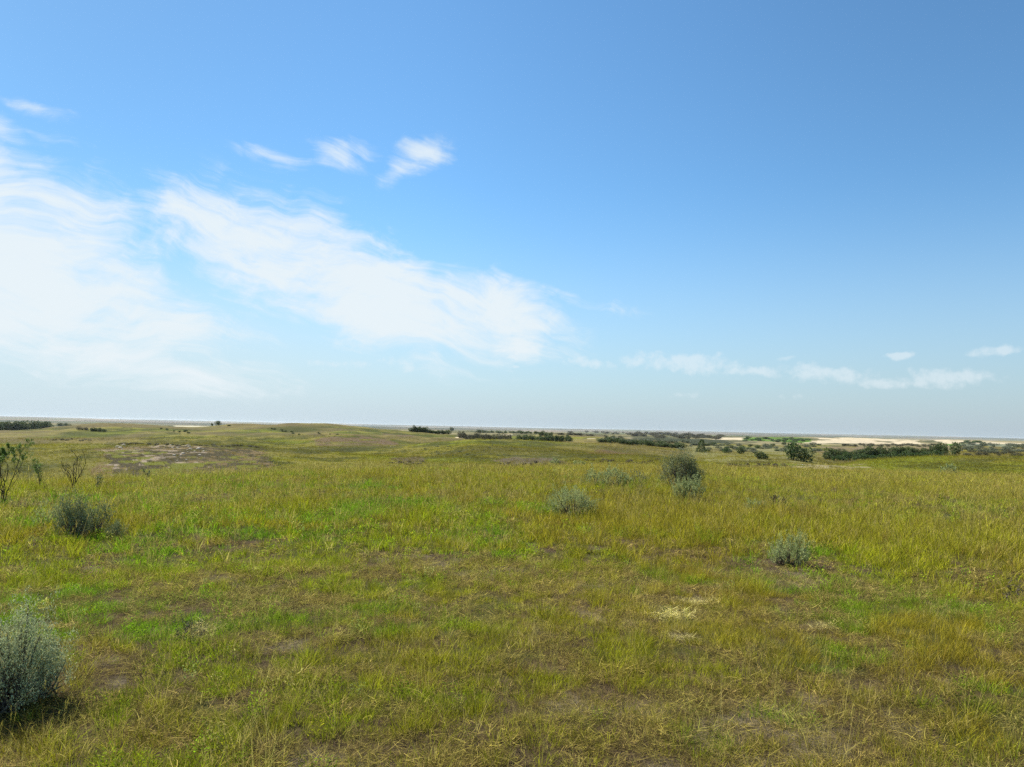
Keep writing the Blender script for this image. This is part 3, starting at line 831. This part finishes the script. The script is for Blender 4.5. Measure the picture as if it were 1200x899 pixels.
def far_plant(name, meshes, px, py, rmin, wpx, hpx, label, cat, group=None, seed=0, trunk=False):
    g = random.Random(seed * 7919 + int(px * 10))
    x, y, z, dist = stand(px, py, rmin)
    w = wpx / F * dist; h = hpx / F * dist
    me = g.choice(meshes)
    rz = g.uniform(0, 6.28)
    if trunk:
        e = link(name, None, None, (x, y, z - 0.16 * h)); e.empty_display_size = 0.1
        link('crown', me, e); link('trunk', g.choice(TRK), e)
    else:
        e = link(name, me, None, (x, y, z - 0.16 * h))
    e.rotation_euler = (g.uniform(-0.1, 0.1), g.uniform(-0.1, 0.1), rz); e.scale = (w, w * g.uniform(0.7, 1.1), h * (1.0 if trunk else 1.16))
    e['label'] = label; e['category'] = cat
    if group: e['group'] = group
    return e

# distinct trees and bushes
COLM = [columnar(260, M_DARK)]
far_plant('juniper_tree', COLM, 821, 530, 100, 13, 17, 'small dark pointed evergreen standing behind the tallest sagebrush', 'tree', trunk=True)
far_plant('rounded_bush', CR_G, 851, 531, 100, 13, 11, 'round green bush between the pointed evergreen and the dark round bush', 'bush', trunk=True)
far_plant('rounded_bush', CR_D, 868, 532, 100, 14, 12, 'dark round bush right of the round green bush', 'bush', trunk=True)
far_plant('willow_bush', CR_D, 941, 541, 72, 21, 21, 'big dark willow bush standing below the green topped dune', 'bush', trunk=True)
far_plant('willow_bush', CR_G, 928, 539, 76, 20, 25, 'lighter green willow bush leaning behind the big dark one', 'bush', trunk=True)
far_plant('leafy_bush', CR_D, 889, 538, 80, 22, 11, 'low dark leafy bush left of the big willow bush', 'bush', trunk=True)
far_plant('scrub_tree', CR_D, 1119, 536, 98, 15, 20, 'dark spiky tree at the right end of the long hedge of willows', 'tree', trunk=True)
far_plant('lone_tree', CR_D, 256, 498.5, 230, 8, 6.5, 'small dark lone tree on the left skyline beside the pale field', 'tree', trunk=True)
far_plant('skyline_bush', CR_D, 248.5, 499.5, 230, 3, 4, 'tiny dark bush just left of the lone skyline tree', 'bush')
far_plant('lone_tree', CR_D, 529, 505.5, 380, 7, 6, 'small dark lone tree on the distant flats in the middle', 'tree', trunk=True)
far_plant('skyline_bush', CR_D, 268, 499.5, 230, 6, 1.6, 'low flat dark bush right of the lone skyline tree', 'bush')

def row(name, meshes, x0, x1, y0, y1, rmin, n, wpx, hpx, label, cat, group, seed, jx=2.0, jy=0.4):
    g = random.Random(seed)
    for i in range(n):
        t = (i + 0.5) / n
        far_plant(name, meshes, x0 + (x1 - x0) * t + g.uniform(-jx, jx), y0 + (y1 - y0) * t + g.uniform(-jy, jy), rmin,
                  wpx * g.uniform(0.9, 1.9), hpx * g.uniform(0.65, 1.2), label, cat, group, seed + i)

row('thicket_bush', CR_D, 970, 1110, 538, 535, 98, 44, 8, 13, 'dark green bush in the long dense hedge at right', 'bush', 'bushes of the long hedge at right', 1)
row('thicket_bush', CR_G, 972, 1106, 540, 537, 96, 22, 7, 8, 'brighter green low bush along the front of the long hedge at right', 'bush', 'bright bushes in front of the long hedge', 2)
row('valley_tree', CR_D, -12, 60, 504, 503, 420, 30, 6, 8.5, 'dark tree in the wooded strip at the far left', 'tree', 'trees of the far left wooded strip', 3)
row('valley_tree', CR_D, 69, 82, 499.5, 499.5, 400, 5, 4, 3.4, 'dark bush in the short row past the wooded strip at left', 'bush', 'short row past the wooded strip', 4)
row('hill_bush', CR_B, 91, 103, 504, 504, 190, 4, 4, 3.4, 'brown bush of the left cluster on the near left hill', 'bush', 'left brown cluster on the left hill', 5)
row('hill_bush', CR_D, 106, 122, 505, 506, 190, 6, 4, 4.0, 'dark bush of the right cluster on the near left hill', 'bush', 'right dark cluster on the left hill', 6)
row('slope_bush', CR_D, 188, 226, 503, 508, 110, 8, 3.4, 2.2, 'small dark bush dotted on the hill above the brown slope', 'bush', 'bushes above the brown slope', 7, jx=4, jy=1)
row('slope_bush', CR_D, 318, 354, 502, 510, 180, 8, 3.6, 1.9, 'small dark bush dotted on the flank of the middle hill', 'bush', 'bushes on the middle hill flank', 8, jx=4, jy=0.8)
row('slope_bush', CR_D, 370, 396, 508, 510, 150, 4, 3.0, 1.8, 'small dark bush above the brown hollow of the middle hill', 'bush', 'bushes above the brown hollow', 9, jx=5)
row('thicket_bush', CR_D, 480, 500, 511, 511, 290, 10, 6, 7.5, 'blue green bush in the round clump behind the middle hill', 'bush', 'round clump behind the middle hill', 10)
row('thicket_bush', CR_D, 500, 524, 512, 512, 290, 10, 6, 5.8, 'bush in the lower tail of the clump behind the middle hill', 'bush', 'tail of the clump behind the middle hill', 11)
row('thicket_bush', CR_B, 538, 598, 513, 517, 160, 30, 7, 7.0, 'dark brown bush in the thicket behind the low central ridge', 'bush', 'thicket behind the central ridge', 12, jy=1.0)
row('thicket_bush', CR_D, 608, 671, 517, 517.5, 160, 28, 6.5, 7.2, 'dark bush in the thicket right of the central ridge', 'bush', 'thicket right of the central ridge', 13, jy=0.8)
row('thicket_bush', CR_D, 560, 636, 507, 508.5, 380, 26, 5, 3.4, 'dark bush of the long thin line on the central flats', 'bush', 'thin dark line on the central flats', 14)
row('thicket_bush', CR_D, 631, 646, 511, 511, 240, 6, 5, 6, 'dark bush of the small clump above the right thicket', 'bush', 'small clump above the right thicket', 15)
row('thicket_bush', CR_B, 655, 745, 506, 509, 420, 28, 6, 2.8, 'brown bush on the broad distant rise right of centre', 'bush', 'brown bushes on the distant rise', 16, jx=4, jy=0.8)
row('thicket_bush', CR_D, 703, 800, 518, 525.5, 152, 34, 8, 6, 'bush in the long low dark band behind the tallest sagebrush', 'bush', 'low dark band behind the tallest sagebrush', 17)
row('thicket_bush', CR_S, 703, 815, 516, 520, 175, 26, 8, 4.5, 'grey green bush capping the long low dark band', 'bush', 'grey bushes over the low dark band', 18, jy=1)
row('thicket_bush', CR_D, 710, 722, 515, 515, 200, 4, 5, 5, 'dark bush of the tiny clump above the low dark band', 'bush', 'tiny clump above the low dark band', 19)
row('scrub_bush', CR_B, 742, 846, 510.5, 513, 300, 54, 8, 3.6, 'olive brown bush in the wide scrub patch near the horizon', 'bush', 'wide scrub patch near the horizon', 20, jy=2.4)
row('scrub_bush', CR_S, 800, 965, 526, 526, 150, 44, 8, 3.2, 'grey green scrub bush scattered between the evergreen and dunes', 'bush', 'grey scrub below the dunes', 21, jx=6, jy=5)
row('scrub_bush', CR_D, 810, 965, 525, 526, 150, 30, 7, 3.0, 'dark scrub bush scattered on the flats below the dunes', 'bush', 'dark scrub below the dunes', 22, jx=7, jy=5)
row('dune_shrub', CR_G, 870, 946, 515, 517, 500, 30, 6, 2.6, 'bright green shrub growing on the dune crest', 'shrub', 'green shrubs on the dune', 23, jy=2.2)
row('dune_shrub', CR_B, 985, 1100, 522, 523, 250, 34, 6, 2.4, 'brown shrub along the foot of the long pale dune', 'shrub', 'brown shrubs at the dune foot', 24, jy=1.2)
row('dune_shrub', CR_G, 1128, 1152, 519, 519.5, 350, 10, 6, 2.6, 'bright green shrub right of the dark spiky tree', 'shrub', 'green shrubs right of the spiky tree', 25, jy=1)
row('slope_sage', CR_S, 1126, 1204, 526, 528, 110, 44, 7, 3.4, 'grey green sage clump on the far right slope', 'shrub', 'sage clumps on the far right slope', 26, jx=4, jy=5)
row('slope_sage', CR_B, 1130, 1204, 532, 533, 104, 24, 6, 3.2, 'brownish sage clump low on the far right slope', 'shrub', 'brownish clumps on the far right slope', 27, jx=4, jy=3)
row('bank_brush', CR_X, 588, 668, 546, 545, 54, 26, 7, 3.6, 'low brown dead brush on the bank beyond the central crest', 'brush', 'dead brush beyond the central crest', 28, jx=3, jy=2.5)
row('bank_brush', CR_X, 850, 925, 547, 548, 44, 30, 6, 3.6, 'low dark dead brush on the bank beyond the right crest', 'brush', 'dead brush beyond the right crest', 29, jx=3, jy=3)
row('bank_brush', CR_X, 455, 500, 544, 543, 54, 10, 7, 2.6, 'low brown dead brush tangle beyond the crest left of centre', 'brush', 'dead brush left of centre', 30, jx=3, jy=1.5)
row('bank_brush', CR_X, 690, 770, 543, 542, 54, 18, 7, 3.0, 'thin brown brush beyond the crest behind the wide sagebrush', 'brush', 'thin brush behind the wide sagebrush', 31, jx=3, jy=3)
row('ridge_tuft', CR_S, 500, 600, 530, 528, 70, 26, 4, 1.6, 'small olive shrub tuft on the face of the central ridge', 'shrub', 'tufts on the central ridge', 32, jx=4, jy=6)
row('brown_brush', CR_B, 140, 300, 520, 524, 60, 26, 6, 2.0, 'low brown brush along the lip of the scoured left slope', 'brush', 'brush on the lip of the scoured slope', 33, jx=4, jy=0.8)
row('valley_shrub', CR_B, 60, 108, 516, 516, 100, 8, 4, 1.6, 'small brown shrub on the left ridge line', 'shrub', 'shrubs on the left ridge line', 34, jx=4, jy=1)

# pale stones on the scoured slope
def stone_mesh(seed):
    g = np.random.default_rng(seed)
    import bmesh
    bm = bmesh.new(); bmesh.ops.create_icosphere(bm, subdivisions=2, radius=0.5)
    off = g.uniform(0, 50)
    for v in bm.verts:
        k = 1 + 0.5 * (float(vnoise(np.array([v.co.x * 2.2 + off]), np.array([v.co.y * 2.2 + v.co.z * 1.7]), seed)[0]) - 0.5)
        v.co *= k; v.co.z *= 0.55
    me = bpy.data.meshes.new('stone'); bm.to_mesh(me); bm.free(); return me
MS, nt = mat_new('pale_stone')
tc = N(nt, 'ShaderNodeTexCoord'); no = N(nt, 'ShaderNodeTexNoise', inp={'Vector': tc.outputs['Object'], 'Scale': 4.0, 'Detail': 6.0})
p = N(nt, 'ShaderNodeBsdfPrincipled', inp={'Base Color': mix_rgb(nt, no.outputs[0], (0.30, 0.25, 0.18), (0.50, 0.44, 0.34)), 'Roughness': 0.95})
N(nt, 'ShaderNodeOutputMaterial', inp={0: p.outputs[0]})
STN = [stone_mesh(i) for i in range(4)]
for m in STN: m.materials.append(MS)
g = random.Random(5)
def stones(n, x0, x1, y0, y1, w0, w1, label, group):
    for i in range(n):
        x, y, z, d = stand(g.uniform(x0, x1), g.uniform(y0, y1), 50)
        w = g.uniform(w0, w1)
        o = link('pale_stone', g.choice(STN), None, (x, y, z + 0.1 * w), label=label, category='stone', group=group)
        o.scale = (w * g.uniform(0.8, 1.5), w, w * g.uniform(0.6, 1.0)); o.rotation_euler = (0, 0, g.uniform(0, 6.28))
stones(11, 131, 147, 520, 527, 0.16, 0.45, 'pale stone in the left heap on the scoured slope', 'left heap of pale stones')
stones(24, 196, 240, 519, 540, 0.12, 0.36, 'pale stone scattered down the middle of the scoured slope', 'pale stones down the scoured slope')

build_grass()

# ------------------------------------------------------------------ sun, sky, haze
SUN_EL, SUN_AZ = R(47), R(-60)            # azimuth measured from the view direction (+Y), towards +X
sd = bpy.data.lights.new('sun', 'SUN'); sd.energy = 5.0; sd.angle = R(0.53); sd.color = (1.0, 0.95, 0.87)
so = bpy.data.objects.new('sun', sd); COL.objects.link(so)
to_sun = Vector((math.sin(SUN_AZ) * math.cos(SUN_EL), math.cos(SUN_AZ) * math.cos(SUN_EL), math.sin(SUN_EL)))
so.rotation_euler = to_sun.to_track_quat('Z', 'Y').to_euler()
so.location = to_sun * 50

w = bpy.data.worlds.new('World'); scene.world = w; w.use_nodes = True
nt = w.node_tree; nt.nodes.clear()
sky = N(nt, 'ShaderNodeTexSky', sky_type='NISHITA', sun_disc=False, sun_elevation=SUN_EL, sun_rotation=SUN_AZ,
        altitude=600.0, air_density=1.0, dust_density=0.5, ozone_density=1.5)
tc = N(nt, 'ShaderNodeTexCoord')
sep = N(nt, 'ShaderNodeSeparateXYZ', inp={0: tc.outputs['Generated']})
az = math_(nt, 'ARCTAN2', sep.outputs[0], sep.outputs[1])
el = math_(nt, 'ARCSINE', sep.outputs[2])
# noise used to fray the cloud edges, stretched along the wind
cmb = N(nt, 'ShaderNodeCombineXYZ', inp={0: az, 1: el})
mp = N(nt, 'ShaderNodeMapping', inp={'Vector': cmb.outputs[0], 'Rotation': (0, 0, R(22)), 'Scale': (1.0, 1.9, 1)})
w1 = N(nt, 'ShaderNodeTexNoise', inp={'Vector': cmb.outputs[0], 'Scale': 5.0, 'Detail': 3.0})
wv = N(nt, 'ShaderNodeVectorMath', operation='MULTIPLY_ADD', inp={0: w1.outputs['Color'], 1: (0.22, 0.22, 0.0), 2: mp.outputs[0]})
n1 = N(nt, 'ShaderNodeTexNoise', inp={'Vector': wv.outputs[0], 'Scale': 9.0, 'Detail': 9.0, 'Roughness': 0.62})
n2 = N(nt, 'ShaderNodeTexNoise', inp={'Vector': cmb.outputs[0], 'Scale': 60.0, 'Detail': 6.0, 'Roughness': 0.6})
mp3 = N(nt, 'ShaderNodeMapping', inp={'Vector': wv.outputs[0], 'Scale': (0.7, 3.2, 1)})
n3 = N(nt, 'ShaderNodeTexNoise', inp={'Vector': mp3.outputs[0], 'Scale': 11.0, 'Detail': 8.0, 'Roughness': 0.65})
# gently displaced sky coordinates
dz = N(nt, 'ShaderNodeVectorMath', operation='MULTIPLY_ADD', inp={0: N(nt, 'ShaderNodeTexNoise', inp={'Vector': cmb.outputs[0], 'Scale': 14.0, 'Detail': 4.0}).outputs['Color'], 1: (0.07, 0.035, 0), 2: cmb.outputs[0]})
dsp = N(nt, 'ShaderNodeSeparateXYZ', inp={0: dz.outputs[0]})
DU, DV = math_(nt, 'SUBTRACT', dsp.outputs[0], 0.035), math_(nt, 'SUBTRACT', dsp.outputs[1], 0.0175)
def skydir(px, py):
    v = ray(px, py); return math.atan2(v.x, v.y), math.atan2(v.z, 1)
def blob(px, py, wpx, hpx, ang, inner=0.0, amp=1.0):
    """soft ellipse on the sky sphere; ang in degrees, positive = falls to the right in the picture"""
    a, e = skydir(px, py)
    u = math_(nt, 'SUBTRACT', DU, a); v = math_(nt, 'SUBTRACT', DV, e)
    c, s = math.cos(R(ang)), math.sin(R(ang))
    uu = math_(nt, 'SUBTRACT', math_(nt, 'MULTIPLY', u, c), math_(nt, 'MULTIPLY', v, s))
    vv = math_(nt, 'ADD', math_(nt, 'MULTIPLY', u, s), math_(nt, 'MULTIPLY', v, c))
    uu = math_(nt, 'DIVIDE', uu, wpx / F / 2); vv = math_(nt, 'DIVIDE', vv, hpx / F / 2)
    d = math_(nt, 'SQRT', math_(nt, 'ADD', math_(nt, 'MULTIPLY', uu, uu), math_(nt, 'MULTIPLY', vv, vv)))
    return maprange(nt, d, 1.35, inner, 0.0, amp)
def vmax(lst):
    o = lst[0]
    for q in lst[1:]: o = math_(nt, 'MAXIMUM', o, q)
    return o
big = vmax([blob(15, 258, 290, 165, 10, 0.3), blob(60, 345, 400, 115, 12, 0.3), blob(0, 330, 240, 190, 0, 0.2),
            blob(325, 290, 300, 150, 12, 0.2), blob(440, 348, 450, 140, 17, 0.2), blob(570, 365, 250, 110, 12, 0.15),
            blob(270, 250, 150, 60, 0, 0.1, 0.85), blob(590, 400, 200, 60, 10, 0.1, 0.9), blob(680, 352, 200, 26, 12, 0.0, 0.5),
            blob(150, 425, 420, 70, 4, 0.0, 0.85)])
wisp = vmax([blob(395, 182, 120, 40, 3, 0.0, 0.95), blob(500, 176, 80, 42, -12, 0.0, 1.0), blob(470, 197, 110, 40, -28, 0.0, 0.75),
             blob(10, 157, 90, 40, 8, 0.0, 0.8), blob(50, 126, 90, 24, 12, 0.0, 0.62), blob(80, 165, 90, 14, 6, 0.0, 0.5),
             blob(320, 182, 110, 30, 4, 0, 0.75)])
puff = vmax([blob(800, 427, 170, 30, 3, 0.0, 1.0), blob(690, 426, 90, 20, 2, 0.0, 0.85), blob(965, 437, 150, 24, 2, 0.0, 0.95), blob(1110, 441, 130, 28, 2, 0.0, 0.9), blob(880, 436, 120, 18, 2, 0, 0.8), blob(1040, 444, 120, 18, 2, 0, 0.8),
             blob(1172, 411, 80, 13, 2, 0.0, 1.0), blob(1053, 416, 32, 9, 0, 0.0, 0.95), blob(1055, 443, 60, 12, 2, 0.0, 0.7), blob(880, 436, 80, 12, 2, 0, 0.6),
             blob(470, 428, 120, 20, 2, 0, 0.6), blob(400, 425, 110, 14, 2, 0, 0.6), blob(605, 432, 18, 7, 0, 0, 0.8), blob(915, 420, 50, 8, 0, 0, 0.5),
             blob(930, 466, 90, 12, 0, 0, 0.45), blob(800, 463, 120, 12, 0, 0, 0.4)])
nn = math_(nt, 'ADD', math_(nt, 'MULTIPLY', n1.outputs[0], 0.62), math_(nt, 'MULTIPLY', n3.outputs[0], 0.38))
dens_big = maprange(nt, math_(nt, 'ADD', big, math_(nt, 'MULTIPLY', math_(nt, 'SUBTRACT', nn, 0.5), 3.2)), 0.16, 1.08)
dens_wisp = maprange(nt, math_(nt, 'ADD', wisp, math_(nt, 'MULTIPLY', math_(nt, 'SUBTRACT', nn, 0.5), 3.4)), 0.25, 1.35)
dens_wisp = math_(nt, 'MULTIPLY', dens_wisp, maprange(nt, wisp, 0.0, 0.3))
dens_big = math_(nt, 'MULTIPLY', dens_big, maprange(nt, big, 0.0, 0.3))
dens_puff = maprange(nt, math_(nt, 'ADD', puff, math_(nt, 'MULTIPLY', math_(nt, 'SUBTRACT', n2.outputs[0], 0.5), 1.9)), 0.25, 1.0)
dens_puff = math_(nt, 'MULTIPLY', math_(nt, 'MULTIPLY', dens_puff, maprange(nt, puff, 0.0, 0.3)), 0.50)
# thin veil low in the sky, thicker towards the sun side
veil = math_(nt, 'MULTIPLY', maprange(nt, el, R(15), R(3)), maprange(nt, az, R(12), R(-30), 0.08, 0.50))
# colour of the clear sky: the sky texture, a little stronger in blue high up
skyc = sky.outputs[0]
hz = math_(nt, 'POWER', maprange(nt, el, R(19), R(0.5), 0.0, 1.0, False), 1.8)
skyc = mix_rgb(nt, 1.0, skyc, (0.74, 1.12, 1.27), 'MULTIPLY')
even = math_(nt, 'MULTIPLY', maprange(nt, az, R(-38), R(-4), 0.80, 1.0), maprange(nt, az, R(8), R(36), 1.0, 0.93))
evn = N(nt, 'ShaderNodeVectorMath', operation='SCALE', inp={0: skyc}); nt.links.new(even, evn.inputs['Scale'])
skyc = evn.outputs[0]
lowc = N(nt, 'ShaderNodeRGB'); lowc.outputs[0].default_value = (4.0, 4.85, 5.4, 1)
side = maprange(nt, az, R(-30), R(45), 1.03, 0.76, False)
lowv = N(nt, 'ShaderNodeVectorMath', operation='SCALE', inp={0: lowc.outputs[0]}); nt.links.new(side, lowv.inputs['Scale'])
skyc = mix_rgb(nt, hz, skyc, lowv.outputs[0])
cloudc = N(nt, 'ShaderNodeRGB'); cloudc.outputs[0].default_value = (5.75, 6.3, 6.6, 1)
tot = math_(nt, 'MAXIMUM', math_(nt, 'MULTIPLY', dens_big, 0.95), math_(nt, 'MAXIMUM', math_(nt, 'MULTIPLY', dens_wisp, 0.85), dens_puff))
veilc = N(nt, 'ShaderNodeRGB'); veilc.outputs[0].default_value = (4.7, 5.55, 6.0, 1)
skyc = mix_rgb(nt, veil, skyc, veilc.outputs[0])
skyc = mix_rgb(nt, tot, skyc, cloudc.outputs[0])
bg = N(nt, 'ShaderNodeBackground', inp={'Color': skyc, 'Strength': 0.078})
N(nt, 'ShaderNodeOutputWorld', inp={0: bg.outputs[0]})
w.cycles.sampling_method = 'MANUAL'; w.cycles.sample_map_resolution = 512

# air between here and the horizon
hm, hnt = mat_new('haze')
pv = N(hnt, 'ShaderNodeVolumePrincipled', inp={'Color': (0.86, 0.93, 1.0, 1), 'Density': 0.00004, 'Anisotropy': 0.2})
ho = N(hnt, 'ShaderNodeOutputMaterial'); hnt.links.new(pv.outputs[0], ho.inputs['Volume'])
import bmesh
bm = bmesh.new(); bmesh.ops.create_cube(bm, size=1.0)
for v in bm.verts:
    v.co = Vector((v.co.x * 30000, v.co.y * 30000, 8 if v.co.z > 0 else -60))
hme = bpy.data.meshes.new('haze'); bm.to_mesh(hme); bm.free(); hme.materials.append(hm)
link('haze', hme, kind='stuff')

# ------------------------------------------------------------------ render settings
scene.render.engine = 'CYCLES'
vs = scene.view_settings
vs.view_transform = 'Standard'; vs.look = 'None'; vs.exposure = 0.88; vs.gamma = 1.0; vs.use_curve_mapping = False
cy = scene.cycles
cy.use_denoising = False
cy.max_bounces = 6; cy.diffuse_bounces = 3; cy.glossy_bounces = 2; cy.transmission_bounces = 3; cy.volume_bounces = 1
cy.transparent_max_bounces = 8
